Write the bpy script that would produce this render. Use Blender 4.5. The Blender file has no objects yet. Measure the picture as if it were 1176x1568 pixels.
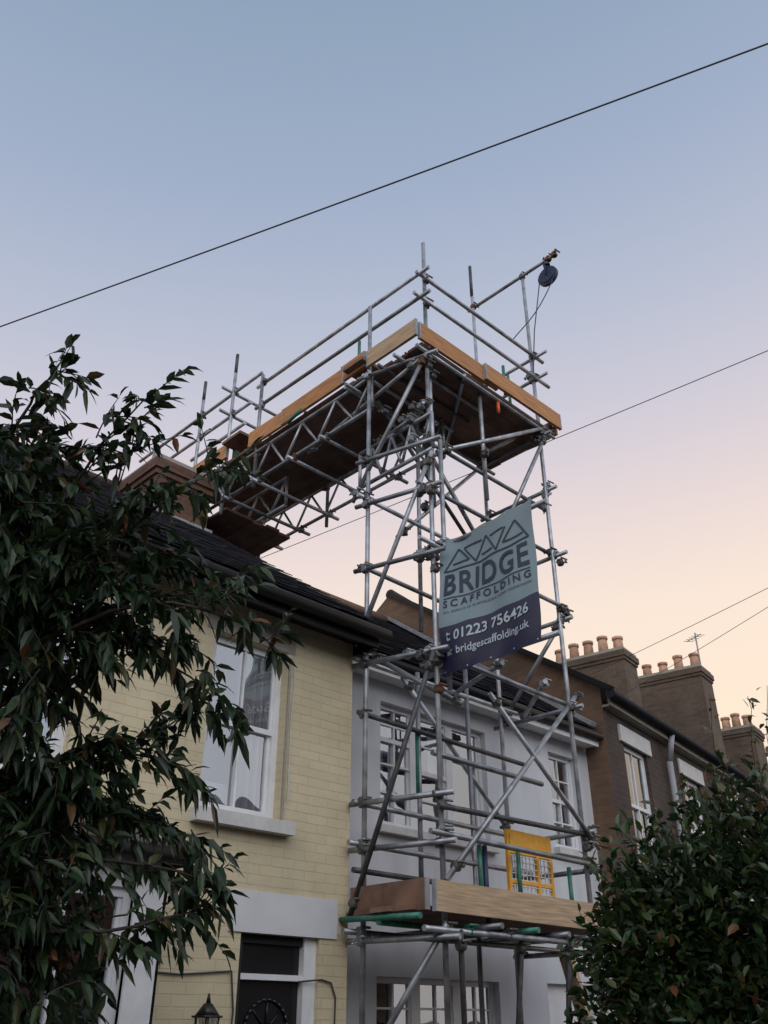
import bpy, math, random
import numpy as np
from mathutils import Vector, Matrix, noise
random.seed(7); rng=np.random.default_rng(11)
S=bpy.context.scene; COL=S.collection
# ------------------------------------------------------------------ materials
def mat(name):
    m=bpy.data.materials.new(name); m.use_nodes=True
    nt=m.node_tree; b=nt.nodes['Principled BSDF']; return m,nt,b
def N(nt,t,**k):
    n=nt.nodes.new(t)
    for a,v in k.items(): setattr(n,a,v)
    return n
def plain(name,col,rough=.6,metal=0,var=.12,scale=8,bump=.0,spec=.5,stretch=None,island=0):
    m,nt,b=mat(name)
    tc=N(nt,'ShaderNodeTexCoord'); nz=N(nt,'ShaderNodeTexNoise'); nz.inputs['Scale'].default_value=scale; nz.inputs['Detail'].default_value=6
    if stretch:
        mp=N(nt,'ShaderNodeMapping'); mp.inputs['Scale'].default_value=stretch; nt.links.new(tc.outputs['Object'],mp.inputs['Vector']); nt.links.new(mp.outputs[0],nz.inputs['Vector'])
    else: nt.links.new(tc.outputs['Object'],nz.inputs['Vector'])
    r=N(nt,'ShaderNodeValToRGB'); e=r.color_ramp.elements
    e[0].position=.3; e[1].position=.7
    e[0].color=tuple(c*(1-var) for c in col)+(1,); e[1].color=tuple(min(1,c*(1+var)) for c in col)+(1,)
    nt.links.new(nz.outputs['Fac'],r.inputs[0]); src=r.outputs[0]
    if island:
        g=N(nt,'ShaderNodeNewGeometry'); mr=N(nt,'ShaderNodeMapRange'); mr.inputs['To Min'].default_value=1-island; mr.inputs['To Max'].default_value=1+island
        nt.links.new(g.outputs['Random Per Island'],mr.inputs['Value'])
        vm=N(nt,'ShaderNodeVectorMath',operation='SCALE'); nt.links.new(src,vm.inputs[0]); nt.links.new(mr.outputs[0],vm.inputs['Scale']); src=vm.outputs[0]
    nt.links.new(src,b.inputs['Base Color'])
    b.inputs['Roughness'].default_value=rough; b.inputs['Metallic'].default_value=metal
    b.inputs['Specular IOR Level'].default_value=spec
    if bump:
        bp=N(nt,'ShaderNodeBump'); bp.inputs['Strength'].default_value=bump; bp.inputs['Distance'].default_value=.01
        nt.links.new(nz.outputs['Fac'],bp.inputs['Height']); nt.links.new(bp.outputs[0],b.inputs['Normal'])
    return m
def brickmat(name,c1,c2,mort,bw=.225,bh=.075,ms=.008,bump=.5,rough=.8,roof=False,dirt=.25,msm=.3,dist=.006):
    m,nt,b=mat(name)
    tc=N(nt,'ShaderNodeTexCoord'); sp=N(nt,'ShaderNodeSeparateXYZ'); nt.links.new(tc.outputs['Object'],sp.inputs[0])
    cb=N(nt,'ShaderNodeCombineXYZ')
    if roof:
        nt.links.new(sp.outputs['X'],cb.inputs[0])
        mu=N(nt,'ShaderNodeMath',operation='MULTIPLY'); mu.inputs[1].default_value=1.22
        nt.links.new(sp.outputs['Y'],mu.inputs[0]); nt.links.new(mu.outputs[0],cb.inputs[1])
    else:
        ad=N(nt,'ShaderNodeMath',operation='ADD'); nt.links.new(sp.outputs['X'],ad.inputs[0]); nt.links.new(sp.outputs['Y'],ad.inputs[1])
        nt.links.new(ad.outputs[0],cb.inputs[0]); nt.links.new(sp.outputs['Z'],cb.inputs[1])
    wn=N(nt,'ShaderNodeTexNoise'); wn.inputs['Scale'].default_value=3; nt.links.new(tc.outputs['Object'],wn.inputs['Vector'])
    vm=N(nt,'ShaderNodeVectorMath',operation='SCALE'); vm.inputs['Scale'].default_value=.014
    nt.links.new(wn.outputs['Color'],vm.inputs[0])
    va=N(nt,'ShaderNodeVectorMath',operation='ADD'); nt.links.new(cb.outputs[0],va.inputs[0]); nt.links.new(vm.outputs[0],va.inputs[1])
    br=N(nt,'ShaderNodeTexBrick'); nt.links.new(va.outputs[0],br.inputs['Vector'])
    br.inputs['Scale'].default_value=1; br.inputs['Brick Width'].default_value=bw; br.inputs['Row Height'].default_value=bh
    br.inputs['Mortar Size'].default_value=ms; br.inputs['Mortar Smooth'].default_value=msm
    br.inputs['Color1'].default_value=c1+(1,); br.inputs['Color2'].default_value=c2+(1,); br.inputs['Mortar'].default_value=mort+(1,)
    nz=N(nt,'ShaderNodeTexNoise'); nz.inputs['Scale'].default_value=1.6; nz.inputs['Detail'].default_value=9; nz.inputs['Roughness'].default_value=.65
    nt.links.new(tc.outputs['Object'],nz.inputs['Vector'])
    r=N(nt,'ShaderNodeValToRGB'); e=r.color_ramp.elements; e[0].position=.32; e[1].position=.68
    e[0].color=(1-dirt,1-dirt,1-dirt*.95,1); e[1].color=(1,1,1,1); nt.links.new(nz.outputs['Fac'],r.inputs[0])
    mx=N(nt,'ShaderNodeMix',data_type='RGBA',blend_type='MULTIPLY'); mx.inputs['Factor'].default_value=1
    nt.links.new(br.outputs['Color'],mx.inputs['A']); nt.links.new(r.outputs[0],mx.inputs['B'])
    nt.links.new(mx.outputs['Result'],b.inputs['Base Color'])
    fn=N(nt,'ShaderNodeTexNoise'); fn.inputs['Scale'].default_value=60; fn.inputs['Detail'].default_value=4; nt.links.new(tc.outputs['Object'],fn.inputs['Vector'])
    m1=N(nt,'ShaderNodeMath',operation='MULTIPLY'); nt.links.new(br.outputs['Fac'],m1.inputs[0])
    n3=N(nt,'ShaderNodeTexNoise'); n3.inputs['Scale'].default_value=5; nt.links.new(tc.outputs['Object'],n3.inputs['Vector'])
    r3=N(nt,'ShaderNodeMapRange'); r3.inputs['From Min'].default_value=.35; r3.inputs['From Max'].default_value=.6; r3.inputs['To Min'].default_value=-.25; r3.inputs['To Max'].default_value=-1; nt.links.new(n3.outputs['Fac'],r3.inputs['Value'])
    nt.links.new(r3.outputs[0],m1.inputs[1])
    m2=N(nt,'ShaderNodeMath',operation='MULTIPLY_ADD'); m2.inputs[1].default_value=.4; nt.links.new(fn.outputs['Fac'],m2.inputs[0]); nt.links.new(m1.outputs[0],m2.inputs[2])
    bp=N(nt,'ShaderNodeBump'); bp.inputs['Strength'].default_value=bump; bp.inputs['Distance'].default_value=dist
    nt.links.new(m2.outputs[0],bp.inputs['Height']); nt.links.new(bp.outputs[0],b.inputs['Normal'])
    b.inputs['Roughness'].default_value=rough
    return m
M={}
M['ybrick']=brickmat('cream_painted_brick',(.66,.575,.385),(.63,.545,.36),(.585,.50,.33),bump=.65,dirt=.22,rough=.6,ms=.005)
M['render']=plain('white_render',(.60,.615,.65),.75,var=.10,scale=1.6,bump=.15,stretch=(2.2,2.2,.5))
M['dbrick']=brickmat('brown_brick',(.085,.052,.04),(.05,.034,.028),(.085,.07,.06),bump=.6,dirt=.5)
M['cbrick']=brickmat('chimney_brick',(.16,.105,.07),(.10,.07,.05),(.13,.105,.08),bump=.6,dirt=.5)
M['rbrick']=brickmat('red_brown_brick',(.19,.085,.05),(.12,.055,.038),(.15,.10,.075),bump=.6,dirt=.45)
M['gbrick']=brickmat('gault_brick',(.23,.135,.08),(.17,.10,.062),(.17,.125,.085),bump=.5,dirt=.4)
M['slate']=plain('slate_tiles',(.045,.046,.055),.42,var=.3,scale=6,bump=.3,island=.35)
M['black']=plain('black_gutter_paint',(.008,.008,.010),.5,var=.2,spec=.3)
M['white']=plain('white_gloss_paint',(.70,.71,.73),.4,var=.08)
M['stone']=plain('painted_stone',(.55,.55,.54),.7,var=.1,bump=.1)
M['greystone']=plain('grey_stone',(.30,.28,.24),.8,var=.12,bump=.2)
M['grpanel']=plain('greyish_white_paint',(.60,.61,.63),.6,var=.08,scale=3)
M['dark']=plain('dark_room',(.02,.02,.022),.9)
M['lead']=plain('lead_flashing',(.28,.29,.31),.5,var=.2,bump=.3)
M['curtain']=plain('curtain_cloth',(.36,.32,.31),.9,var=.08)
M['blind']=plain('blind_cloth',(.52,.54,.58),.9,var=.04)
M['door']=plain('black_door_paint',(.010,.010,.012),.25)
M['galv']=plain('galvanised_tube',(.29,.305,.33),.45,.6,var=.4,scale=7,island=.4)
M['dtube']=plain('dull_tube',(.08,.08,.085),.55,.5,var=.4,scale=9)
M['coup']=plain('coupler_steel',(.13,.125,.12),.5,.6,var=.5,scale=25)
M['rust']=plain('rusty_coupler',(.15,.075,.045),.7,.3,var=.5,scale=25)
M['green']=plain('green_tube_paint',(.035,.17,.125),.5,.1,var=.35,scale=14)
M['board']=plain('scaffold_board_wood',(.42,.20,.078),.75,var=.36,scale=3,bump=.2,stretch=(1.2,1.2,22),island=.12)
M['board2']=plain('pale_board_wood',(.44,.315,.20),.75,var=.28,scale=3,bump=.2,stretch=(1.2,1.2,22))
M['under']=plain('dark_brown_boards',(.17,.098,.068),.85,var=.4,scale=4,bump=.3,island=.35)  # darker brown wood for the decks and left return board
M['yellow']=plain('yellow_plastic',(.74,.36,.03),.5,var=.14,scale=14)
M['orange']=plain('orange_tape',(.8,.12,.03),.5)
M['wmesh']=plain('grey_wire',(.6,.6,.6),.5)
M['terra']=plain('terracotta',(.46,.27,.18),.8,var=.25,scale=12,island=.25)
M['navy']=plain('navy_vinyl',(.020,.022,.058),.35,var=.15,scale=2)
M['sage']=plain('sage_vinyl',(.21,.285,.32),.42,var=.08,scale=2)
M['pale']=plain('pale_print',(.45,.53,.57),.5,var=.03)
M['ink']=plain('dark_print',(.022,.034,.058),.5,var=.05)
M['blue']=plain('gin_wheel_blue',(.008,.02,.06),.5)
M['bark']=plain('bark',(.04,.032,.026),.9,var=.3,bump=.3)
M['wire']=plain('cable_sheath',(.05,.05,.055),.6)
M['asphalt']=plain('asphalt',(.05,.05,.05),.9,var=.2,scale=30,bump=.2)
M['paving']=brickmat('paving_slabs',(.22,.21,.20),(.18,.175,.17),(.08,.08,.08),bw=.6,bh=.6,roof=True)
M['soil']=plain('soil',(.06,.045,.03),.95,var=.3,bump=.4)
M['kerb']=plain('kerb_stone',(.3,.3,.29),.8)
M['lamp']=plain('lantern_black',(.01,.01,.01),.4)
def glass():
    m,nt,b=mat('window_glass'); nt.nodes.remove(b); o=nt.nodes['Material Output']
    g=N(nt,'ShaderNodeBsdfGlossy'); g.inputs['Roughness'].default_value=.015; g.inputs['Color'].default_value=(.90,.95,1,1)
    t=N(nt,'ShaderNodeBsdfTransparent'); t.inputs['Color'].default_value=(.82,.84,.86,1)
    tc=N(nt,'ShaderNodeTexCoord'); nz=N(nt,'ShaderNodeTexNoise'); nz.inputs['Scale'].default_value=1.8; nz.inputs['Detail'].default_value=1
    nt.links.new(tc.outputs['Object'],nz.inputs['Vector'])
    bp=N(nt,'ShaderNodeBump'); bp.inputs['Strength'].default_value=.55; bp.inputs['Distance'].default_value=.03; nt.links.new(nz.outputs['Fac'],bp.inputs['Height'])
    nt.links.new(bp.outputs[0],g.inputs['Normal'])
    x=N(nt,'ShaderNodeMixShader'); x.inputs[0].default_value=.34
    nt.links.new(t.outputs[0],x.inputs[1]); nt.links.new(g.outputs[0],x.inputs[2]); nt.links.new(x.outputs[0],o.inputs['Surface'])
    return m
M['glass']=glass()
def leafmat(name,stops,rough=.42):
    m,nt,b=mat(name)
    g=N(nt,'ShaderNodeNewGeometry'); r=N(nt,'ShaderNodeValToRGB'); cr=r.color_ramp
    cr.elements[0].position=stops[0][0]; cr.elements[0].color=stops[0][1]+(1,)
    cr.elements[1].position=stops[-1][0]; cr.elements[1].color=stops[-1][1]+(1,)
    for p,c in stops[1:-1]:
        e=cr.elements.new(p); e.color=c+(1,)
    nt.links.new(g.outputs['Random Per Island'],r.inputs[0]); nt.links.new(r.outputs[0],b.inputs['Base Color'])
    b.inputs['Roughness'].default_value=rough
    tr=N(nt,'ShaderNodeBsdfTranslucent'); nt.links.new(r.outputs[0],tr.inputs['Color'])
    x=N(nt,'ShaderNodeMixShader'); x.inputs[0].default_value=.2
    nt.links.new(b.outputs[0],x.inputs[1]); nt.links.new(tr.outputs[0],x.inputs[2]); nt.links.new(x.outputs[0],nt.nodes['Material Output'].inputs['Surface'])
    return m
M['peachleaf']=leafmat('peach_leaf',[(0,(.010,.025,.013)),(.5,(.021,.045,.019)),(.85,(.036,.068,.022)),(.965,(.07,.075,.028)),(1,(.15,.05,.02))])
M['laurel']=leafmat('laurel_leaf',[(0,(.012,.030,.011)),(.5,(.026,.054,.017)),(.9,(.055,.088,.026)),(.975,(.10,.085,.03)),(1,(.14,.05,.02))],.35)
M['sprig']=leafmat('sprig_leaf',[(0,(.04,.07,.02)),(.6,(.07,.10,.03)),(1,(.18,.09,.03))])
# ------------------------------------------------------------------ mesh builder
class MB:
    def __init__(s): s.v=[]; s.f=[]; s.m=[]; s.sm=[]; s.mats=[]
    def mi(s,k):
        if k not in s.mats: s.mats.append(k)
        return s.mats.index(k)
    def face(s,pts,k,sm=False):
        n=len(s.v); s.v+= [tuple(p) for p in pts]; s.f.append(tuple(range(n,n+len(pts)))); s.m.append(s.mi(k)); s.sm.append(sm)
    def box(s,x0,x1,y0,y1,z0,z1,k):
        n=len(s.v); s.v+=[(x0,y0,z0),(x1,y0,z0),(x1,y1,z0),(x0,y1,z0),(x0,y0,z1),(x1,y0,z1),(x1,y1,z1),(x0,y1,z1)]
        for q in ((0,3,2,1),(4,5,6,7),(0,1,5,4),(1,2,6,5),(2,3,7,6),(3,0,4,7)):
            s.f.append(tuple(n+i for i in q)); s.m.append(s.mi(k)); s.sm.append(False)
    def obox(s,a,b,w,h,k,up=(0,0,1)):
        a=Vector(a);b=Vector(b);d=(b-a).normalized(); u=Vector(up); sd=d.cross(u)
        if sd.length<1e-3: sd=Vector((1,0,0))
        sd.normalize(); u=sd.cross(d).normalized(); n=len(s.v)
        for p in (a,b):
            for i,j in ((-1,-1),(1,-1),(1,1),(-1,1)): s.v.append(tuple(p+sd*i*w/2+u*j*h/2))
        for q in ((0,3,2,1),(4,5,6,7),(0,1,5,4),(1,2,6,5),(2,3,7,6),(3,0,4,7)):
            s.f.append(tuple(n+i for i in q)); s.m.append(s.mi(k)); s.sm.append(False)
    def tube(s,a,b,r=.0242,k='galv',n=10,r2=None,cap=True):
        a=Vector(a);b=Vector(b);d=(b-a).normalized(); r2=r if r2 is None else r2
        u=d.orthogonal().normalized(); w=d.cross(u); o=len(s.v)
        for p,rr in ((a,r),(b,r2)):
            for i in range(n):
                t=2*math.pi*i/n; s.v.append(tuple(p+(u*math.cos(t)+w*math.sin(t))*rr))
        kk=s.mi(k)
        for i in range(n):
            j=(i+1)%n; s.f.append((o+i,o+j,o+n+j,o+n+i)); s.m.append(kk); s.sm.append(True)
        if cap:
            s.f.append(tuple(o+n-1-i for i in range(n))); s.m.append(kk); s.sm.append(False)
            s.f.append(tuple(o+n+i for i in range(n))); s.m.append(kk); s.sm.append(False)
    def path(s,pts,r,k,n=6,r2=None):
        m=len(pts)-1; r2=r if r2 is None else r2
        for i in range(m):
            s.tube(pts[i],pts[i+1],r+(r2-r)*i/m,k,n,r+(r2-r)*(i+1)/m,cap=False)
    def wall(s,x0,x1,z0,z1,y,ops,k,rev=.1):
        xs=sorted({x0,x1,*[o[0] for o in ops],*[o[1] for o in ops]}); zs=sorted({z0,z1,*[o[2] for o in ops],*[o[3] for o in ops]})
        for i in range(len(xs)-1):
            for j in range(len(zs)-1):
                cx=(xs[i]+xs[i+1])/2; cz=(zs[j]+zs[j+1])/2
                if any(o[0]<cx<o[1] and o[2]<cz<o[3] for o in ops): continue
                s.face([(xs[i],y,zs[j]),(xs[i+1],y,zs[j]),(xs[i+1],y,zs[j+1]),(xs[i],y,zs[j+1])],k)
        for o in ops:
            a,b,c,d=o[:4]; q=y+rev
            s.face([(a,y,c),(a,q,c),(a,q,d),(a,y,d)],k); s.face([(b,y,c),(b,y,d),(b,q,d),(b,q,c)],k)
            s.face([(a,y,d),(a,q,d),(b,q,d),(b,y,d)],k); s.face([(a,y,c),(b,y,c),(b,q,c),(a,q,c)],k)
    def obj(s,name,parent=None,mw=None):
        me=bpy.data.meshes.new(name); me.from_pydata(s.v,[],s.f)
        for k in s.mats: me.materials.append(M[k])
        me.polygons.foreach_set('material_index',s.m); me.polygons.foreach_set('use_smooth',s.sm); me.update()
        o=bpy.data.objects.new(name,me); COL.objects.link(o)
        if parent: o.parent=parent
        if mw is not None: o.matrix_world=mw
        return o
def empty(name,mw=None):
    o=bpy.data.objects.new(name,None); COL.objects.link(o)
    if mw is not None: o.matrix_world=mw
    return o
# ------------------------------------------------------------------ windows
def window(b,x0,x1,z0,z1,y,cols=(0,.5,1),rail=.5,rev=.1,fr=.055,room=1.2,hbars=()):
    yf=y+rev-.02
    b.box(x0,x0+fr,yf,yf+.07,z0,z1,'white'); b.box(x1-fr,x1,yf,yf+.07,z0,z1,'white')
    b.box(x0+fr,x1-fr,yf,yf+.07,z1-fr,z1,'white'); b.box(x0+fr,x1-fr,yf,yf+.07,z0,z0+fr*1.3,'white')
    xi0,xi1,zi0,zi1=x0+fr,x1-fr,z0+fr*1.3,z1-fr
    s_=.028
    if rail:
        zr=zi0+(zi1-zi0)*rail
        b.box(xi0,xi1,yf+.004,yf+.066,zr-.022,zr+.022,'white')
        for (a,c,o) in ((zi0,zr-.022,.03),(zr+.022,zi1,.012)):
            b.box(xi0,xi0+s_,yf+o,yf+o+.03,a,c,'white'); b.box(xi1-s_,xi1,yf+o,yf+o+.03,a,c,'white')
    for c in cols[1:-1]:
        xc=xi0+(xi1-xi0)*c; w=.011
        b.box(xc-w,xc+w,yf+.008,yf+.06,zi0,zi1,'white')
    for c in hbars:
        zc=zi0+(zi1-zi0)*c; b.box(xi0,xi1,yf+.011,yf+.057,zc-.009,zc+.009,'white')
    t1,t2=random.uniform(-.006,.006),random.uniform(-.006,.006)
    if rail:
        b.face([(xi0,yf+.025+t1,zr),(xi1,yf+.025-t1,zr),(xi1,yf+.025-t1,zi1),(xi0,yf+.025+t1,zi1)],'glass')
        b.face([(xi0,yf+.045+t2,zi0),(xi1,yf+.045-t2,zi0),(xi1,yf+.045-t2,zr),(xi0,yf+.045+t2,zr)],'glass')
    else:
        b.face([(xi0,yf+.035,zi0),(xi1,yf+.035,zi0),(xi1,yf+.035,zi1),(xi0,yf+.035,zi1)],'glass')
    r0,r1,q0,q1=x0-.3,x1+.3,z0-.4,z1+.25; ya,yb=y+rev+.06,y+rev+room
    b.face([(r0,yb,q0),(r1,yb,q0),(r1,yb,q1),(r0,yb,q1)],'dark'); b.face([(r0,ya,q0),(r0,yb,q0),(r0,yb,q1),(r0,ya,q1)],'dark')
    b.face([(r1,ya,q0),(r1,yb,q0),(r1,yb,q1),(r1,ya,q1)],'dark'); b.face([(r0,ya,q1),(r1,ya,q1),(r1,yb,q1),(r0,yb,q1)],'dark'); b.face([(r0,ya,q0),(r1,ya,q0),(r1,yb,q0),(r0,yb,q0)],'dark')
def curtain(b,x0,x1,z0,z1,y,k='curtain',folds=6,amp=.03):
    n=folds*8; pr=None
    for i in range(n+1):
        x=x0+(x1-x0)*i/n; yy=y+amp*math.sin(i/8*2*math.pi)+.01*math.sin(i*1.7)
        if pr: b.face([(pr[0],pr[1],z0),(x,yy,z0),(x,yy,z1),(pr[0],pr[1],z1)],k,True)
        pr=(x,yy)
def slates(b,x0,x1,e,r,w=.255,course=.2,k='slate'):
    E=Vector((0,e[0],e[1])); R=Vector((0,r[0],r[1])); L=(R-E).length; d=(R-E)/L; nrm=Vector((0,-d.z,d.y))
    n=int(L/course)
    for c in range(n+1):
        a=E+d*(c*course); q=E+d*min(L,(c+1)*course+.02); off=(c%2)*w/2; x=x0-off
        while x<x1-.001:
            xa=max(x,x0); xb=min(x+w-.006,x1)
            if xb-xa>.02:
                t=.028+random.uniform(-.003,.006); j=random.uniform(-.008,.008)
                A=a+nrm*t-d*j; A2=a-d*j+nrm*(t-.009); Q=q+nrm*.006
                n0=len(b.v); b.v+=[(xa,A.y,A.z),(xb,A.y,A.z),(xb,Q.y,Q.z),(xa,Q.y,Q.z),(xa,A2.y,A2.z),(xb,A2.y,A2.z)]
                kk=b.mi(k)
                for f in ((0,1,2,3),(4,5,1,0),(4,0,3),(5,2,1)): b.f.append(tuple(n0+z for z in f)); b.m.append(kk); b.sm.append(False)
            x+=w
    b.face([(x0,e[0],e[1]-.004),(x1,e[0],e[1]-.004),(x1,r[0],r[1]-.004),(x0,r[0],r[1]-.004)],'dark')
# ------------------------------------------------------------------ cream brick house
H=empty('cream_brick_house')
b=MB()
ops=[(3.82,4.6,3.03,4.48),(1.85,2.72,3.03,4.48),(4.31,5.08,0,2.21)]
b.wall(-4,5.38,0,4.86,5.9,ops,'ybrick',.11)
for X in (5.38,-4):
    b.face([(X,5.9,0),(X,14,0),(X,14,4.86),(X,5.9,4.86)],'ybrick'); b.face([(X,5.9,4.86),(X,14,4.86),(X,9.95,7.75)],'dbrick')
b.face([(-4,14,0),(5.38,14,0),(5.38,14,4.86),(-4,14,4.86)],'ybrick')
b.obj('walls',H)
b=MB(); e,r=(5.56,4.88),(9.95,7.98)
slates(b,-2.5,5.47,e,r)
b.face([(-4.1,e[0],e[1]),(-2.5,e[0],e[1]),(-2.5,r[0],r[1]),(-4.1,r[0],r[1])],'slate')
b.face([(-4.1,14.3,e[1]),(5.47,14.3,e[1]),(5.47,r[0],r[1]),(-4.1,r[0],r[1])],'slate')
b.face([(5.468,e[0],e[1]+.0),(5.468,e[0],e[1]-.05),(5.468,r[0],r[1]-.06),(5.468,r[0],r[1])],'black')
b.face([(-4.1,e[0],e[1]-.05),(5.47,e[0],e[1]-.05),(5.47,r[0],r[1]-.06),(-4.1,r[0],r[1]-.06)],'black')
b.tube((-4.1,9.95,8.0),(5.47,9.95,8.0),.09,'dbrick')
b.obj('roof',H)
b=MB()
b.box(-4.05,5.43,5.62,5.86,4.76,4.80,'black'); b.box(-4.05,5.43,5.60,5.635,4.68,4.86,'black')
b.tube((-4.1,5.54,4.80),(5.5,5.54,4.80),.06,'black',12); b.box(5.38,5.43,5.62,5.9,4.66,4.92,'black')
for x in (3.35,1.2): b.tube((x,5.54,4.80),(x+.09,5.54,4.80),.066,'black',12)
b.obj('gutter',H)
b=MB()
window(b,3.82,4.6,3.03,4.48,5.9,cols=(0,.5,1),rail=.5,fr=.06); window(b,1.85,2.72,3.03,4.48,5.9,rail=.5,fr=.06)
curtain(b,4.24,4.56,3.1,4.45,6.10,'curtain',4,.05); curtain(b,3.84,3.94,3.1,4.45,6.10,'curtain',2); curtain(b,3.88,4.5,3.1,3.34,6.25,'blind',1,.01); curtain(b,1.9,2.3,3.1,4.45,6.12,'blind',4)
b.obj('windows',H)
b=MB()
b.box(3.76,4.70,5.80,5.92,2.93,3.03,'stone'); b.box(1.79,2.80,5.80,5.92,2.93,3.03,'stone')
b.box(3.74,4.68,5.892,5.95,4.482,4.66,'greystone'); b.box(1.77,2.82,5.892,5.95,4.482,4.66,'greystone')
b.box(4.19,5.25,5.885,5.95,2.212,2.50,'grpanel')
b.obj('lintels_and_sills',H)
b=MB()
yd=6.0
b.box(4.31,4.37,yd-.05,yd+.05,0,2.21,'dark'); b.box(4.96,5.08,yd-.06,yd+.05,0,2.21,'white'); b.box(4.37,4.96,yd-.04,yd+.04,2.15,2.21,'dark')
b.box(4.37,4.96,yd-.05,yd+.04,1.905,1.945,'white'); b.face([(4.37,yd,1.945),(4.96,yd,1.945),(4.96,yd,2.15),(4.37,yd,2.15)],'door')
b.box(4.37,4.96,yd,yd+.04,0,1.905,'door')
for a in range(12):
    t0=math.pi*a/12; t1=math.pi*(a+1)/12; cx=4.665; cz=1.58
    b.tube((cx+.2*math.cos(t0),yd-.01,cz+.2*math.sin(t0)),(cx+.2*math.cos(t1),yd-.01,cz+.2*math.sin(t1)),.012,'door',6)
for t in (.25,.5,.75): b.tube((4.665,yd-.008,1.58),(4.665+.2*math.cos(math.pi*t),yd-.008,1.58+.2*math.sin(math.pi*t)),.006,'door',5)
b.box(4.45,4.88,yd-.012,yd,1.55,1.58,'door'); b.box(4.45,4.88,yd-.012,yd,.9,1.4,'door')
b.obj('front_door',H)
b=MB()
b.wall(1.2,3.22,0,2.52,5.32,[(1.35,2.05,.7,2.35),(2.2,3.05,.7,2.35)],'white',.05)
b.face([(3.22,5.32,0),(3.22,5.9,0),(3.22,5.9,2.52),(3.22,5.32,2.52)],'white'); b.face([(1.2,5.32,0),(1.2,5.9,0),(1.2,5.9,2.52),(1.2,5.32,2.52)],'white')
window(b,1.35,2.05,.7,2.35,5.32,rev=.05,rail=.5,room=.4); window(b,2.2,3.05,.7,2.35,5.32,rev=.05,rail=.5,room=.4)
b.face([(3.3,5.22,2.56),(1.1,5.22,2.56),(1.25,5.9,2.95),(3.2,5.9,2.95)],'slate'); b.face([(3.3,5.22,2.56),(3.3,5.9,2.56),(3.2,5.9,2.95)],'lead'); b.face([(1.1,5.22,2.56),(1.1,5.9,2.56),(1.25,5.9,2.95)],'lead')
b.face([(3.3,5.22,2.52),(1.1,5.22,2.52),(1.1,5.9,2.52),(3.3,5.9,2.52)],'black')
b.tube((1.05,5.2,2.55),(3.36,5.2,2.55),.055,'black',12); b.tube((3.33,5.2,2.54),(3.33,5.88,2.54),.05,'black',12)
b.box(3.05,3.25,5.3,5.36,.3,2.4,'white')
b.obj('bay_window',H)
b=MB()
def brickstack(b,x0,x1,y0,y1,z0,z1,k='cbrick'):
    b.box(x0,x1,y0,y1,z0,z1-.3,k)
    b.box(x0-.03,x1+.03,y0-.03,y1+.03,z1-.3,z1-.22,k); b.box(x0-.06,x1+.06,y0-.06,y1+.06,z1-.22,z1-.08,k); b.box(x0-.02,x1+.02,y0-.02,y1+.02,z1-.08,z1,'greystone')
def pot(b,x,y,z,h=.45,r=.12,k='terra'):
    h*=random.uniform(.85,1.12)
    b.tube((x,y,z),(x,y,z+h),r*1.08,k,12,r*.86); b.tube((x,y,z+h-.07),(x,y,z+h),r*1.08,k,12,r*1.1); b.tube((x,y,z+h+.001),(x,y,z+h+.004),r*.8,'dark',12)
    b.tube((x,y,z),(x,y,z+.05),r*1.3,'greystone',12,r*1.15)
brickstack(b,4.55,5.36,8.75,10.1,5.5,7.98,'rbrick')
b.box(4.5,5.4,8.66,8.75,7.0,7.14,'lead'); b.obox((4.5,8.6,7.08),(4.5,9.4,7.65),.03,.16,'lead')
b.obj('chimney',H)
b=MB()
b.path([(3.5,5.885,1.93),(3.53,5.885,1.925),(3.8,5.885,1.915),(4.0,5.885,1.93),(4.24,5.885,1.95),(4.28,5.885,1.7),(4.25,5.885,1.0)],.007,'wire')
b.path([(3.53,5.885,1.93),(3.5,5.885,2.1),(3.54,5.885,2.3),(3.6,5.885,2.7)],.005,'wire')
b.path([(4.9,5.93,1.9),(5.1,5.885,1.92),(5.2,5.885,1.9),(5.25,5.885,1.8),(5.24,5.885,1.2)],.007,'wire')
b.path([(4.66,5.885,4.45),(4.68,5.885,4.2),(4.66,5.885,3.9),(4.67,5.885,3.2)],.005,'stone')
b.path([(4.62,5.885,3.05),(4.62,5.885,4.4)],.012,'greystone')
b.obj('wall_cables',H)
L=empty('wall_lantern'); b=MB(); lx,ly=3.95,5.72
b.tube((lx,ly,1.66),(lx,ly,1.74),.095,'lamp',6,.03); b.tube((lx,ly,1.74),(lx,ly,1.80),.018,'lamp',8,.006); b.tube((lx,ly,1.655),(lx,ly,1.668),.11,'lamp',6)
b.tube((lx,ly,1.40),(lx,ly,1.42),.07,'lamp',6)
for i in range(6):
    t=math.pi*i/3; b.tube((lx+.065*math.cos(t),ly+.065*math.sin(t),1.42),(lx+.088*math.cos(t),ly+.088*math.sin(t),1.66),.006,'lamp',5)
b.tube((lx,ly,1.42),(lx,ly,1.655),.058,'glass',6,.08,cap=False); b.tube((lx,ly,1.36),(lx,5.9,1.36),.012,'lamp'); b.tube((lx,ly,1.36),(lx,ly,1.40),.015,'lamp'); b.box(lx-.04,lx+.04,5.88,5.898,1.28,1.44,'lamp')
b.obj('lantern_body',L)
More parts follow.
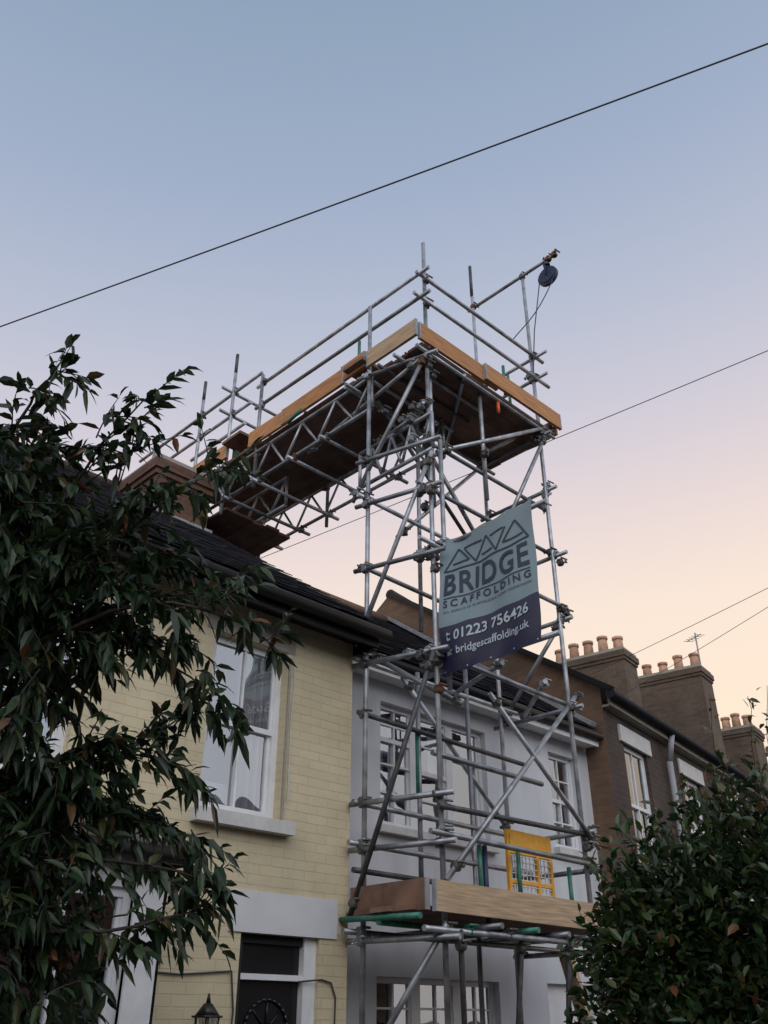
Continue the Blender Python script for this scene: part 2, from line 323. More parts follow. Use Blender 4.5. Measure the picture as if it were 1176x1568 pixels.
# ------------------------------------------------------------------ white house
H=empty('white_rendered_house'); b=MB(); YW=6.3
wops=[(6.14,7.8,3.27,4.5),(9.0,9.56,3.4,4.52),(6.1,7.8,.9,1.99),(8.6,9.4,0,2.0)]
b.wall(5.38,9.85,0,4.8,YW,wops,'render',.09)
b.face([(5.38,14,0),(9.85,14,0),(9.85,14,4.9),(5.38,14,4.9)],'render')
b.obj('walls',H)
b=MB(); e=(6.02,4.86); r=(9.85,7.52)
slates(b,5.39,9.79,e,r); b.face([(5.39,13.7,e[1]),(9.8,13.7,e[1]),(9.8,r[0],r[1]),(5.39,r[0],r[1])],'slate')
b.tube((5.47,r[0],r[1]+.02),(9.8,r[0],r[1]+.02),.09,'gbrick')
b.obox((9.74,e[0]+.05,e[1]+.1),(9.74,r[0],r[1]+.1),.12,.05,'lead')
b.obj('roof',H)
b=MB()
b.tube((5.42,6.03,4.80),(9.8,6.03,4.80),.055,'black',12); b.box(5.4,9.8,6.09,6.29,4.70,4.73,'white'); b.box(5.4,9.8,6.07,6.10,4.68,4.82,'white')
b.tube((5.55,6.22,0),(5.55,6.22,4.7),.035,'black')
b.obj('gutter_and_fascia',H)
b=MB()
xs=[6.14,6.69,7.25,7.8]
for i in range(3):
    window(b,xs[i],xs[i+1],3.27,4.5,YW,rail=.72 if i!=1 else .5,rev=.09,fr=.05,cols=(0,.5,1) if i==0 else (0,1),hbars=(.25,.5,.86) if i==0 else (.25,.75) if i==1 else ())
curtain(b,6.2,6.5,3.3,4.45,YW+.25,'blind',3); curtain(b,7.3,7.5,3.3,4.45,YW+.35,'curtain',3); curtain(b,6.75,7.2,3.9,4.45,YW+.2,'blind',1,.0)
window(b,9.0,9.56,3.4,4.52,YW,rev=.09,fr=.05,hbars=(.25,.75)); curtain(b,9.0,9.3,3.4,4.5,YW+.3,'blind',3)
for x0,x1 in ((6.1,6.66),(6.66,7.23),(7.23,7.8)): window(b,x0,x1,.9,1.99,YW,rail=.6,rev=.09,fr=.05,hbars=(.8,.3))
b.box(8.6,9.4,YW+.07,YW+.12,0,2.0,'white')
b.obj('windows',H)
b=MB(); b.box(6.08,7.86,6.22,6.33,3.2,3.268,'stone'); b.box(8.95,9.6,6.22,6.33,3.33,3.398,'stone'); b.box(6.05,7.85,6.22,6.33,.83,.898,'stone'); b.obj('sills',H)
# ------------------------------------------------------------------ far brick row (turned 9 degrees)
rot=math.radians(9); MWB=Matrix.Translation((9.85,5.98,0))@Matrix.Rotation(rot,4,'Z')
H=empty('brown_brick_terrace'); b=MB()
ops=[]
for h in range(5):
    o=h*4.4
    ops+=[(o+.55,o+1.35,3.3,4.85),(o+2.7,o+3.5,3.3,4.85),(o+.6,o+1.9,.8,2.3),(o+2.8,o+3.6,0,2.3)]
b.wall(0,22,0,5.3,0,ops,'dbrick',.1); b.obj('front_wall',H,MWB)
b=MB()
for i,o in enumerate(ops):
    if o[2]>0:
        window(b,*o,0,rail=.5,rev=.07,fr=.06)
        if i%3==0: curtain(b,o[0]+.1,o[0]+.4,o[2],o[3],.4,'blind',3)
    else: b.box(o[0],o[1],.07,.1,o[2],o[3],'door')
    b.box(o[0]-.12,o[1]+.12,-.035,.05,o[3]+.003,o[3]+.22,'stone' if i%4<2 else 'greystone')
    if o[2]>0: b.box(o[0]-.1,o[1]+.1,-.08,.05,o[2]-.09,o[2]-.003,'stone')
b.obj('windows',H,MWB)
b=MB()
b.tube((-.1,-.17,5.32),(22,-.17,5.32),.065,'black',12); b.box(0,22,-.12,-.085,5.2,5.38,'greystone'); b.box(0,22,-.085,0,5.19,5.22,'greystone')
for x in (2.05,6.45,10.9): b.tube((x,-.07,0),(x,-.07,4.9),.045,'lead',10); b.tube((x,-.07,4.9),(x,-.17,5.3),.045,'lead',10); b.tube((x,-.07,3.0),(x,-.07,3.07),.058,'lead',10)
b.path([(2.5,-.03,5.1),(2.52,-.03,3)],.008,'wire')
b.obj('gutters_and_pipes',H,MWB)
b=MB()
E0=Vector((9.83,5.78,5.38)); R0=Vector((9.82,9.85,8.08)); dv=Vector((math.cos(rot),math.sin(rot),0))*22
b.face([E0,E0+dv,R0+dv,R0],'slate'); G0=Vector((9.82,14,5.38)); b.face([G0,G0+dv,R0+dv,R0],'slate')
b.face([(9.85,5.98,0),(9.8,14,0),(9.8,14,5.3),R0-Vector((.02,0,.04)),(9.85,5.98,5.46)],'gbrick')
b.obox(E0+Vector((-.02,0,.0)),R0+Vector((-.02,0,0)),.10,.07,'black')
b.tube(R0,R0+dv,.09,'dbrick')
b.obj('roof_and_gable',H)
b=MB()
def stack(b,p,n,sp,z1,w,xx=.5,z0=6.5):
    for i in range(n): pot(b,p[0]+random.uniform(-.03,.03),p[1]+i*sp,z1)
    brickstack(b,p[0]-xx/2,p[0]+xx/2,p[1]-.22,p[1]+(n-1)*sp+.22,z0,z1)
def worldlocal(x,y):
    v=MWB.inverted()@Vector((x,y,0)); return (v.x,v.y)
stack(b,worldlocal(17.8,10.15),5,.38,9.25,.6,.75); stack(b,worldlocal(21.2,9.95),5,.43,9.65,.6,.85); stack(b,worldlocal(25.0,10.5),4,.3,9.0,.6,.9)
x,y=worldlocal(21.4,9.9); b.tube((x,y,9.5),(x+.05,y,10.75),.02,'lead',6); b.tube((x-.15,y-.2,10.6),(x+.2,y+.3,10.62),.012,'lead',5)
for k in range(5): b.tube((x-.12+.07*k-.1,y-.16+.1*k+.1,10.6),(x-.12+.07*k+.1,y-.16+.1*k-.1,10.6),.008,'lead',5)
b.obj('chimneys',H,MWB)
# ------------------------------------------------------------------ houses across the street (seen in the window panes)
H=empty('opposite_terrace'); MO=Matrix.Translation((0,-11,0))@Matrix.Rotation(math.pi,4,'Z')
b=MB(); ops=[]
for h in range(-5,5):
    o=h*4.6; ops+=[(o+.6,o+1.5,3.0,4.5),(o+2.8,o+3.6,3.0,4.5),(o+.6,o+1.9,.8,2.3),(o+2.8,o+3.6,0,2.2)]
b.wall(-24,24,0,5.2,0,ops,'rbrick',.1)
for o in ops:
    if o[2]>0: window(b,*o,0,rail=.5,rev=.07,fr=.06)
    else: b.box(o[0],o[1],.07,.1,o[2],o[3],'door')
b.obj('front_wall',H,MO)
b=MB(); b.face([(-24,-.25,5.2),(24,-.25,5.2),(24,4,8.2),(-24,4,8.2)],'slate'); b.face([(-24,8,5.2),(24,8,5.2),(24,4,8.2),(-24,4,8.2)],'slate'); b.tube((-24,-.3,5.2),(24,-.3,5.2),.06,'black')
for h in range(-5,6,2): brickstack(b,h*4.6-.4,h*4.6+.4,3,4.6,6,9.2); [pot(b,h*4.6,3.2+.4*i,9.2) for i in range(4)]
b.obj('roof',H,MO)
# ------------------------------------------------------------------ scaffolding
SC=empty('scaffolding'); T=MB(); C=MB()
def cp(p,k=None):
    k=k or random.choice(['coup','coup','galv','rust' if random.random()<.25 else 'coup'])
    x,y,z=p; a=.036
    C.tube((x,y,z-a),(x,y,z+a),a,k,8); C.tube((x-a,y,z),(x+a,y,z),a*.95,k,8)
    t=random.uniform(0,6.28); C.tube((x,y,z),(x+.085*math.cos(t),y+.085*math.sin(t),z+random.uniform(-.03,.03)),.009,k,6)
    C.tube((x+.06*math.cos(t),y+.06*math.sin(t),z),(x+.075*math.cos(t),y+.075*math.sin(t),z),.018,k,6)
    C.tube((x-.05,y-.05,z+.03),(x+.05,y-.06,z+.03),.011,k,6)
def tb(a,b_,k='galv',ends=True,r=.0242):
    T.tube(a,b_,r,k)
FL=(5.66,5.08); BL=(5.42,5.76); FR=(7.72,5.08); BR=(7.66,5.95)
def post(p,z0,z1,k='galv'): tb((p[0],p[1],z0),(p[0]+random.uniform(-.015,.015),p[1],z1),k)
post(FL,0,9.8); post(BL,0,9.08); post(FR,0,10.78); post(BR,0,10.9); tb((BR[0],BR[1],10.9),(BR[0],BR[1],11.5),'dtube')
post((6.95,5.82),0,5.0); post((6.22,5.85),2.3,4.7); post((6.35,5.9),5.2,8.1)
post((5.80,5.17),6.2,8.4); post((5.74,5.0),4.2,6.9); post((6.62,5.12),6.6,8.2)
for z in (3.0,4.2,5.4,7.9): cp((FL[0],FL[1]-.02,z))
def J(): return random.uniform(-.06,.06)
def xl(z,y,x0,x1,k='galv',dz=0,posts=()):
    tb((x0+J(),y,z+J()*.4),(x1+J(),y,z+dz+J()*.4),k)
    for p in posts: cp((p[0],(y+p[1])/2,z+dz*(p[0]-x0)/(x1-x0)))
yf=5.08-.05
for z in (9.17,8.80): xl(z,yf,5.42,7.95,dz=.08,posts=(FL,FR))
xl(8.02,yf,5.5,7.95,posts=(FL,FR)); xl(7.95,6.0,5.3,7.9,posts=(BR,))
xl(6.95,5.15,5.6,7.85,posts=(FL,FR)); xl(6.4,5.80,5.32,7.8,posts=(BL,BR)); xl(6.35,5.14,5.55,7.85,posts=(FL,FR))
xl(5.62,yf,5.42,7.85,posts=(FL,FR)); xl(5.58,5.81,5.34,7.75,posts=(BL,BR))
xl(4.62,5.82,5.3,7.8,posts=(BL,BR)); xl(4.5,yf,5.55,7.9,posts=(FL,FR)); xl(4.08,5.81,5.34,7.8,'dtube',posts=(BL,))
xl(3.3,5.81,5.27,7.8,posts=(BL,BR)); xl(3.2,yf,5.55,7.85,'dtube',posts=(FL,FR)); xl(2.97,yf,5.5,7.9,posts=(FL,FR)); xl(2.95,5.81,5.32,7.8,posts=(BL,BR))
xl(2.27,yf,5.4,8.2,posts=(FL,FR)); xl(2.27,5.81,5.3,8.2,posts=(BL,BR)); xl(2.33,5.45,5.3,8.2,'green')
xl(3.62,5.12,5.6,7.2,'galv'); xl(2.75,5.80,5.35,7.7,'dtube')
def yl(z,x,y0,y1,k='galv',dz=0,posts=()):
    tb((x,y0+J(),z),(x,y1+J(),z+dz),k)
    for p in posts: cp(((x+p[0])/2,p[1],z+dz*(p[1]-y0)/(y1-y0)))
for z in (8.0,6.85,6.3,5.55,4.55,3.28,2.9,2.2):
    T.tube((FL[0]-.03,4.9,z),(BL[0]-.06,5.88,z),.0242,'galv'); cp((FL[0]-.03,5.08,z)); cp((BL[0]-.02,5.76,z))
for z in (8.0,7.2,6.3,5.5,4.5,3.25,2.9,2.2): yl(z,7.76,4.95,6.1,posts=(FR,BR) )
for x in (6.1,6.6,7.1,7.5): yl(2.30,x,4.88,6.05,'green' if x in(6.6,) else 'galv')
yl(10.7,7.70,4.5,6.1,posts=(FR,BR)); cp((7.7,4.62,10.7),'rust'); cp((7.7,4.52,10.71),'rust')
for z in (9.25,8.9): yl(z,7.76,4.9,6.1,posts=(FR,BR))
tb((5.52,4.88,9.17),(5.50,8.08,9.2)); tb((5.52,4.88,8.80),(5.50,8.08,8.84))
tb((5.5,8.0,9.42),(5.5,11.2,9.46)); tb((5.5,8.2,9.02),(5.5,10.9,9.06)); tb((5.5,8.3,8.72),(5.5,9.6,8.72))
for y,z0,z1,k in ((7.93,7.5,9.32,'galv'),(8.62,7.4,9.75,'galv'),(9.42,7.5,9.7,'galv'),(10.7,8.1,9.7,'galv')):
    tb((5.47,y,z0),(5.47,y,z1),k)
    for z in (9.2 if y<8 else 9.43,8.82 if y<8 else 9.03,8.0): cp((5.49,y,z))
tb((5.47,8.62,9.75),(5.47,8.62,10.1),'dtube'); tb((5.47,9.42,9.7),(5.47,9.42,10.05),'dtube')
for z in (9.43,9.03): tb((5.3,8.66,z),(6.9,8.66,z))
for y in (6.05,7.9,9.4): tb((6.68,y,7.4),(6.68,y,9.3)); cp((6.66,y,9.15)); cp((6.66,y,8.0))
tb((6.64,5.6,9.17),(6.64,9.7,9.2)); tb((6.64,5.6,8.8),(6.64,9.7,8.84))
for y in (5.3,5.55,5.8,6.1): tb((5.36,y,8.02),(6.9,y,8.02),'dtube' if y==5.55 else 'galv')
for y in (6.5,7.1,7.8,8.4,9.0,9.5): tb((5.34,y,7.52),(6.8,y,7.52)); cp((5.45,y,7.54)); cp((6.65,y,7.54))
def truss(x,y0,y1,zt,zb,step=.62,r=.0242):
    tb((x,y0,zt),(x,y1,zt)); tb((x,y0,zb),(x,y1,zb)); y=y0; i=0
    while y<y1-.05:
        yn=min(y+step/2,y1); a,c=(zt,zb) if i%2==0 else (zb,zt); T.tube((x,y,a),(x,yn,c),.017,'galv'); y=yn; i+=1
    for y in (y0,y1): T.tube((x,y,zt),(x,y,zb),.02,'galv')
truss(5.46,5.75,9.6,8.03,7.58); truss(6.66,5.75,9.75,8.03,7.58); truss(6.05,8.0,9.75,7.95,7.52)
truss(5.62,5.0,6.1,7.2,6.75,.3)
D=[((7.74,5.01,4.6),(5.6,5.0,2.6),'galv'),((6.3,5.0,4.3),(7.85,5.0,3.1),'galv'),((5.52,4.98,4.5),(5.34,5.85,2.35),'dtube'),
((5.60,5.0,6.7),(5.38,5.86,4.75),'galv'),((5.58,5.02,8.0),(5.38,5.95,6.4),'galv'),((5.7,5.02,6.75),(8.0,5.02,8.25),'galv'),((5.66,5.2,7.0),(7.0,5.2,5.6),'galv'),
((7.75,5.03,7.95),(6.85,5.03,6.4),'galv'),((7.62,5.9,7.9),(6.0,5.9,6.2),'galv'),((5.7,5.9,7.9),(7.6,5.9,6.3),'dtube'),((5.9,5.0,4.1),(5.5,5.75,4.65),'galv'),
((7.78,5.0,5.6),(7.7,5.98,4.5),'galv'),((5.62,5.02,2.3),(5.5,6.2,.9),'galv'),((5.75,5.0,2.25),(6.8,5.9,.6),'dtube'),((6.6,5.05,2.3),(7.3,5.9,.3),'dtube'),
((7.2,5.0,2.3),(8.0,5.8,.4),'dtube'),((6.0,5.85,4.6),(7.6,5.85,3.3),'galv'),((5.3,4.98,6.95),(5.9,6.1,7.5),'galv'),((5.56,5.1,7.95),(5.5,6.9,7.55),'galv'),
((7.0,4.85,4.55),(8.0,5.9,4.62),'galv'),((6.4,4.9,4.6),(6.9,6.05,4.64),'galv'),((7.2,6.2,8.02),(6.2,5.0,8.04),'galv'),((6.5,5.06,7.1),(7.9,5.4,8.3),'dtube')]
for a,c,k in D: tb(a,c,k); cp(tuple(Vector(a).lerp(Vector(c),.06))); cp(tuple(Vector(a).lerp(Vector(c),.94)))
for p,z0,z1 in (((6.15,5.1),2.5,2.95),((6.75,5.15),2.5,3.0),((6.2,5.85),3.5,4.1),((7.45,5.1),2.45,2.9),((5.5,6.02),8.35,8.75),((6.9,5.6),8.35,8.7),((7.1,5.1),8.3,8.75),((7.75,5.5),8.6,9.2),((5.5,8.5),8.0,8.4)): tb((p[0],p[1],z0),(p[0],p[1],z1),'green',r=.02)
tb((6.22,5.1,2.3),(6.22,5.1,2.95),'blue'); tb((6.85,5.04,7.86),(6.85,5.04,8.02),'orange',r=.02)
tb((5.5,7.0,8.2),(5.62,7.0,8.2),'green',r=.03); tb((5.36,6.9,8.12),(5.36,7.15,8.06),'green'); tb((5.3,5.0,2.33),(5.3,5.9,2.36),'green')
for i in range(46):
    z=random.choice([8.0,7.3,6.85,6.3,5.6,4.55]); x=FL[0]+random.uniform(-.12,.2); cp((x,5.08+random.uniform(-.06,.3),z+random.uniform(-.12,.12)))
for i in range(26):
    z=random.choice([8.9,8.0,7.2,6.3,5.5,4.55,3.2,2.25]); cp((7.74+random.uniform(-.06,.06),5.08+random.uniform(-.06,.1),z+random.uniform(-.1,.1)))
for x in (5.9,6.4,7.3): cp((x,5.04,2.27),'green' if x<6 else None)
T.obj('tubes',SC); C.obj('couplers',SC)
b=MB()
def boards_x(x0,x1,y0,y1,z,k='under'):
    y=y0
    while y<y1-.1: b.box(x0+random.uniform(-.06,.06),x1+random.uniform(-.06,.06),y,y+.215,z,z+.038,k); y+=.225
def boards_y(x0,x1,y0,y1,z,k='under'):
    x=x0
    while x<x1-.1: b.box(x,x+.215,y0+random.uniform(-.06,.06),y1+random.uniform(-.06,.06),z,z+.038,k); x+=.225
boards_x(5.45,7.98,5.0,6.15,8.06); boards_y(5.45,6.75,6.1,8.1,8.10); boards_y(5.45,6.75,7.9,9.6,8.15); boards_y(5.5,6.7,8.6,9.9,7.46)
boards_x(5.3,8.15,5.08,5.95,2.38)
def plank(a,c,k,h=.225,band=True):
    b.obox(a,c,.036,h,k)
    a=Vector(a);c=Vector(c);d=(c-a).normalized()
    if band: b.obox(a-d*.003,a+d*.014,.040,h+.004,'lead'); b.obox(c-d*.014,c+d*.003,.040,h+.004,'lead')
plank((5.42,4.97,8.20),(6.75,4.97,8.215),'board'); plank((6.5,4.93,8.225),(7.98,4.93,8.24),'board'); plank((5.385,4.97,8.23),(5.385,5.75,8.23),'board2')
plank((5.395,5.80,8.28),(5.395,6.2,8.27),'board'); plank((5.385,6.15,8.225),(5.385,7.3,8.22),'board'); plank((5.395,7.2,8.21),(5.395,8.0,8.22),'board',band=False); plank((5.395,8.5,8.31),(5.395,9.6,8.31),'board')
b.box(5.3,6.0,5.75,6.08,8.20,8.24,'under'); b.box(5.3,5.9,8.1,8.5,8.36,8.40,'under'); b.box(6.62,6.66,6.1,9.6,8.16,8.38,'board'); b.box(7.98,8.015,5.0,6.15,8.1,8.33,'board')
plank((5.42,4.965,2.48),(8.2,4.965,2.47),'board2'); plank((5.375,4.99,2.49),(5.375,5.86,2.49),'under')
b.obox((7.4,5.2,2.2),(7.75,5.0,.6),.22,.04,'board2')
b.obox((6.6,5.2,8.4),(7.1,5.5,8.5),.2,.04,'board2')
b.obj('boards',SC)
b=MB(); wx,wy,wz=7.70,4.66,10.40
for k,(r,w) in enumerate(((.15,.05),(.11,.075))):
    b.tube((wx-w/2,wy,wz),(wx+w/2,wy,wz),r,'blue',24)
b.tube((wx,wy,wz),(wx,wy,10.7),.02,'blue'); b.obox((wx-.05,wy,wz),(wx-.05,wy,wz+.2),.05,.012,'blue'); b.obox((wx+.05,wy,wz),(wx+.05,wy,wz+.2),.05,.012,'blue')
b.tube((wx,wy,wz+.2),(wx,wy,wz+.23),.05,'dtube')
pts=[(wx,wy-.14,wz)]+[(wx-.02*i,wy-.14+.09*i,wz-.12*i-.1*math.sin(i*.5)) for i in range(1,9)]
b.path(pts,.008,'wire'); b.path([(wx,wy+.14,wz),(wx-.02,wy+.3,wz-.8),(wx,wy+.42,wz-1.6)],.008,'wire')
b.obj('gin_wheel',SC)
G=empty('yellow_safety_gate'); b=MB(); gx0,gx1,gy,gz0,gz1=6.62,7.28,5.16,2.5,3.15
b.box(gx0,gx1,gy,gy+.03,gz1-.2,gz1,'yellow'); b.box(gx0+.03,gx1-.03,gy-.012,gy-.002,gz1-.16,gz1-.04,'yellow')
for x in (gx0,gx1-.035,gx0+.42): b.box(x,x+.035,gy,gy+.03,gz0-.1,gz1-.2,'yellow')
for z in (gz0+.0,gz0+.2): b.box(gx0+.035,gx1-.035,gy+.002,gy+.028,z,z+.03,'yellow')
for i in range(11): x=gx0+.05+i*.055; b.box(x,x+.009,gy+.012,gy+.018,gz0,gz1-.2,'wmesh')
for i in range(9): z=gz0+.03+i*.05; b.box(gx0+.03,gx1-.03,gy+.004,gy+.011,z,z+.009,'wmesh')
b.obj('gate_frame',G)
# ------------------------------------------------------------------ banner
W,Ht=1.10,1.40
MWN=Matrix(((0,0,-1,5.70),(-1,0,0,5.03),(0,1,0,4.31),(0,0,0,1)))
def wob(x,y): return .024*math.sin(y*3.1+x*2)+.018*math.sin(x*7+y*2.3)+.02*x*(x-W)*2+.010*math.sin(x*17-y*9)
BN=empty('scaffold_company_banner',MWN)
b=MB(); nx,ny=28,36
def shape(x,y,off):
    sag=-.03*math.sin(math.pi*x/W)*(y/Ht)+.02*x/W-.012*abs(math.sin(x*math.pi*4/W))*(1 if y>Ht*.5 else -1)*abs(2*y/Ht-1)**6
    return (x+.012*math.sin(y*5)*(x/W),y+sag,wob(x,y)+off)
def gp(i,j,lo,hi): return shape(W*i/nx,lo+(hi-lo)*j/ny,0)
for lo,hi,k in ((0,.46,'navy'),(.46,Ht,'sage')):
    for i in range(nx):
        for j in range(ny): b.face([gp(i,j,lo,hi),gp(i+1,j,lo,hi),gp(i+1,j+1,lo,hi),gp(i,j+1,lo,hi)],k,True)
o=b.obj('banner_sheet'); o.parent=BN
def warp(v,off=.006): return shape(v[0],v[1],off)
def text(s,x0,x1,y0,h,k,name,bold=.02,spacing=1):
    cu=bpy.data.curves.new('t','FONT'); cu.body=s; cu.size=1; cu.offset=bold; cu.resolution_u=3; cu.space_character=spacing
    ob=bpy.data.objects.new('t',cu); COL.objects.link(ob); bpy.context.view_layer.update()
    dg=bpy.context.evaluated_depsgraph_get(); me=bpy.data.meshes.new_from_object(ob.evaluated_get(dg))
    vs=[v.co.copy() for v in me.vertices]; a=min(v.x for v in vs); c=max(v.x for v in vs); lo=min(v.y for v in vs); hi=max(v.y for v in vs)
    for v in me.vertices:
        p=((v.co.x-a)/(c-a)*(x1-x0)+x0, y0+(v.co.y-lo)/(hi-lo)*h); v.co=Vector(warp(p))
    me.materials.clear(); me.materials.append(M[k]); bpy.data.objects.remove(ob)
    o2=bpy.data.objects.new(name,me); COL.objects.link(o2); o2.parent=BN
text('BRIDGE',.06,1.03,.765,.235,'ink','title_lettering',.02,1.12)
text('SCAFFOLDING',.06,1.03,.64,.075,'ink','subtitle_lettering',.02,1.5)
text('ALL ASPECTS OF SCAFFOLDING WORK UNDERTAKEN',.06,1.03,.585,.022,'ink','strapline_lettering',.01,1.2)
text('t:',.07,.115,.315,.09,'pale','phone_prefix',.015)
text('01223 756426',.16,.99,.30,.105,'pale','phone_lettering',.02)
text('w:',.07,.14,.165,.055,'pale','web_prefix',.012)
text('bridgescaffolding.uk',.19,.99,.14,.10,'pale','web_lettering',.012)
b=MB()
def strip(a,c,w,k='ink'):
    a=Vector(a);c=Vector(c); n=max(2,int((c-a).length/.04)); d=(c-a).normalized(); s_=Vector((-d.y,d.x))*w/2
    for i in range(n):
        p=a.lerp(c,i/n); q=a.lerp(c,(i+1)/n); b.face([warp(p-s_),warp(q-s_),warp(q+s_),warp(p+s_)],k)
strip((.06,.735),(1.03,.735),.01); strip((.05,1.035),(1.05,1.035),.016)
for a,c in (((.05,1.035),(.20,1.26)),((.20,1.26),(.34,1.10)),((.34,1.10),(.14,1.10)),((.27,1.245),(.50,1.245)),((.27,1.245),(.41,1.06)),((.41,1.06),(.55,1.27)),((.55,1.27),(.68,1.06)),
 ((.60,1.245),(.78,1.245)),((.68,1.06),(.80,1.245)),((.76,1.10),(.90,1.27)),((.90,1.27),(1.05,1.035)),((.76,1.10),(.99,1.10)),((.48,1.10),(.63,1.10))): strip(a,c,.017)
for i in range(5):
    for y in (.03,Ht-.03): strip((.03+i*.26-.006,y),(.03+i*.26+.006,y),.012,'wmesh')
o=b.obj('logo'); o.parent=BN
b=MB()
b.tube((5.76,3.80,5.66),(5.76,5.3,5.66)); b.tube((5.76,3.80,4.40),(5.76,5.3,4.40))
o=b.obj('support_tubes'); o.parent=BN; o.matrix_world=Matrix.Identity(4)
# ------------------------------------------------------------------ vegetation
def leafmesh(name,P,Dv,L,Wd,matk,parent,curl=.25,fold=.25,seed=1):
    r=np.random.default_rng(seed); P=np.array(P,float); Dv=np.array(Dv,float); n=len(P)
    Dv/=np.linalg.norm(Dv,axis=1,keepdims=True)+1e-9
    up=np.tile([0,0,1.],(n,1))+r.normal(0,.6,(n,3)); sd=np.cross(Dv,up); sd/=np.linalg.norm(sd,axis=1,keepdims=True)+1e-9
    nm=np.cross(sd,Dv); Ls=(L*r.uniform(.55,1.25,n))[:,None]; Ws=(Wd*r.uniform(.7,1.25,n))[:,None]; cu=(curl*r.uniform(.2,1.8,n))[:,None]
    V=np.zeros((n,8,3)); tt=[.28,.64]; ww=[.5,.43]
    def c(t): return P+Dv*Ls*t-np.array([0,0,1.])*cu*Ls*t*t
    V[:,0]=c(0); V[:,7]=c(1)
    for i,(t,w) in enumerate(zip(tt,ww)):
        V[:,1+3*i]=c(t)-sd*Ws*w+nm*Ws*fold*.5; V[:,2+3*i]=c(t); V[:,3+3*i]=c(t)+sd*Ws*w+nm*Ws*fold*.5
    F=[]
    base=[(0,2,1),(0,3,2),(1,2,5,4),(2,3,6,5),(4,5,7),(5,6,7)]
    for i in range(n):
        o=8*i
        for q in base: F.append(tuple(o+j for j in q))
    me=bpy.data.meshes.new(name); me.from_pydata(V.reshape(-1,3).tolist(),[],F); me.materials.append(M[matk]); me.update()
    ob=bpy.data.objects.new(name,me); COL.objects.link(ob); ob.parent=parent
def rv(s=1): return Vector((random.gauss(0,s),random.gauss(0,s),random.gauss(0,s)))
random.seed(21)
TR=empty('peach_tree'); b=MB(); LP=[];LD=[]
trunk=[(1.0,4.1,0),(1.03,4.05,.7),(1.1,3.98,1.4),(1.15,3.9,1.9)]
b.path(trunk,.075,'bark',10,.055)
def curve(a,c,n=8,bow=.12):
    a=Vector(a);c=Vector(c); mid=rv(bow); pts=[]
    for i in range(n+1):
        t=i/n; p=a.lerp(c,t)+mid*math.sin(math.pi*t)+Vector((0,0,.10*math.sin(math.pi*t)))+rv(.008); pts.append(p)
    return pts
def twig(p,d,l,nl=12,droop=.5,ll=1):
    d=Vector(d).normalized(); pts=[Vector(p)]; n=6
    for i in range(n):
        d=(d+Vector((0,0,-droop*.18))+rv(.08)).normalized(); pts.append(pts[-1]+d*l/n)
    b.path(pts,.004,'bark',5,.0015)
    for i in range(nl):
        t=(i+.6)/nl*n; k=min(int(t),n-1); q=pts[k].lerp(pts[k+1],t-k); dd=(pts[k+1]-pts[k]).normalized()
        LP.append(q[:]); LD.append((dd*.6+Vector((0,0,-.32))+rv(.5))[:])
    LP.append(pts[-1][:]); LD.append((d+rv(.15))[:])
forks=[(1.15,3.9,1.9),(1.3,3.75,2.3),(1.15,3.75,2.8),(1.3,3.6,2.9),(1.0,3.7,3.0)]
b.path(curve(forks[0],forks[1],5,.03),.045,'bark',8,.035); b.path(curve(forks[0],forks[2],6,.04),.045,'bark',8,.03); b.path(curve(forks[2],forks[3],4,.03),.025,'bark',8,.02); b.path(curve(forks[2],forks[4],4,.03),.028,'bark',8,.02)
ends=[((.85,3.3,3.95),4),((1.12,3.2,4.12),4),((1.45,3.02,4.05),3),((1.5,3.2,3.85),3),((1.2,3.4,3.8),4),((1.85,3.0,3.84),3),((1.5,3.4,3.6),3),((1.8,3.3,3.5),3),((1.0,3.4,3.6),4),
((2.1,3.2,3.36),3),((2.3,3.12,3.14),3),((2.15,3.3,2.9),3),((1.8,3.5,3.2),3),((1.2,3.6,3.4),2),((2.05,3.4,2.8),1),((1.6,3.7,2.9),2),((.8,3.6,3.6),4),((.9,3.6,3.2),4),
((2.2,3.5,2.32),1),((2.0,3.6,2.4),1),((2.3,3.45,2.02),0),((2.05,3.6,2.0),0),((1.8,3.8,2.0),0),((1.5,3.8,2.5),1),((1.85,3.7,1.7),0),((1.6,3.6,1.5),0),((1.2,3.5,2.3),0),((1.45,3.5,2.7),3),((1.0,3.8,2.6),2),((1.7,3.5,2.6),1),((2.0,3.4,3.12),3),((1.4,3.6,3.2),3),((1.7,3.6,2.3),1),((1.3,3.6,1.9),0),((1.6,3.2,3.7),3),((2.15,3.45,2.6),1),((2.25,3.4,2.15),0)]
for e,fk in ends:
    pts=curve(forks[fk],e,9,.07); b.path(pts,.012,'bark',6,.0035)
    main=(pts[-1]-pts[-3]).normalized()
    for i in range(3,10):
        for _ in range(2 if i<9 else 3):
            d=main*.8+rv(.6)+Vector((.05,-.05,.18)); twig(pts[i]+rv(.02),d,random.uniform(.10,.27),random.randint(7,12),random.uniform(.2,.9))
for i in range(420):
    e=random.choice([(.95,3.5,3.5),(1.1,3.55,3.1),(1.2,3.6,2.8),(1.5,3.7,2.3),(1.4,3.5,3.4),(1.7,3.75,2.05),(1.5,3.7,1.8),(1.2,3.7,2.4),(1.25,3.45,3.45),(1.1,3.5,3.3),(1.3,3.6,2.1),(1.0,3.6,2.9)])
    p=Vector(e)+Vector((random.gauss(0,.15),random.gauss(0,.13),random.gauss(0,.17))); twig(p,rv(1),random.uniform(.12,.3),11,.6)
b.obj('branches',TR); leafmesh('leaves',LP,LD,.096,.034,'peachleaf',TR,.35)
nleaf=len(LP)
HB=empty('laurel_bush'); b=MB(); LP=[];LD=[]
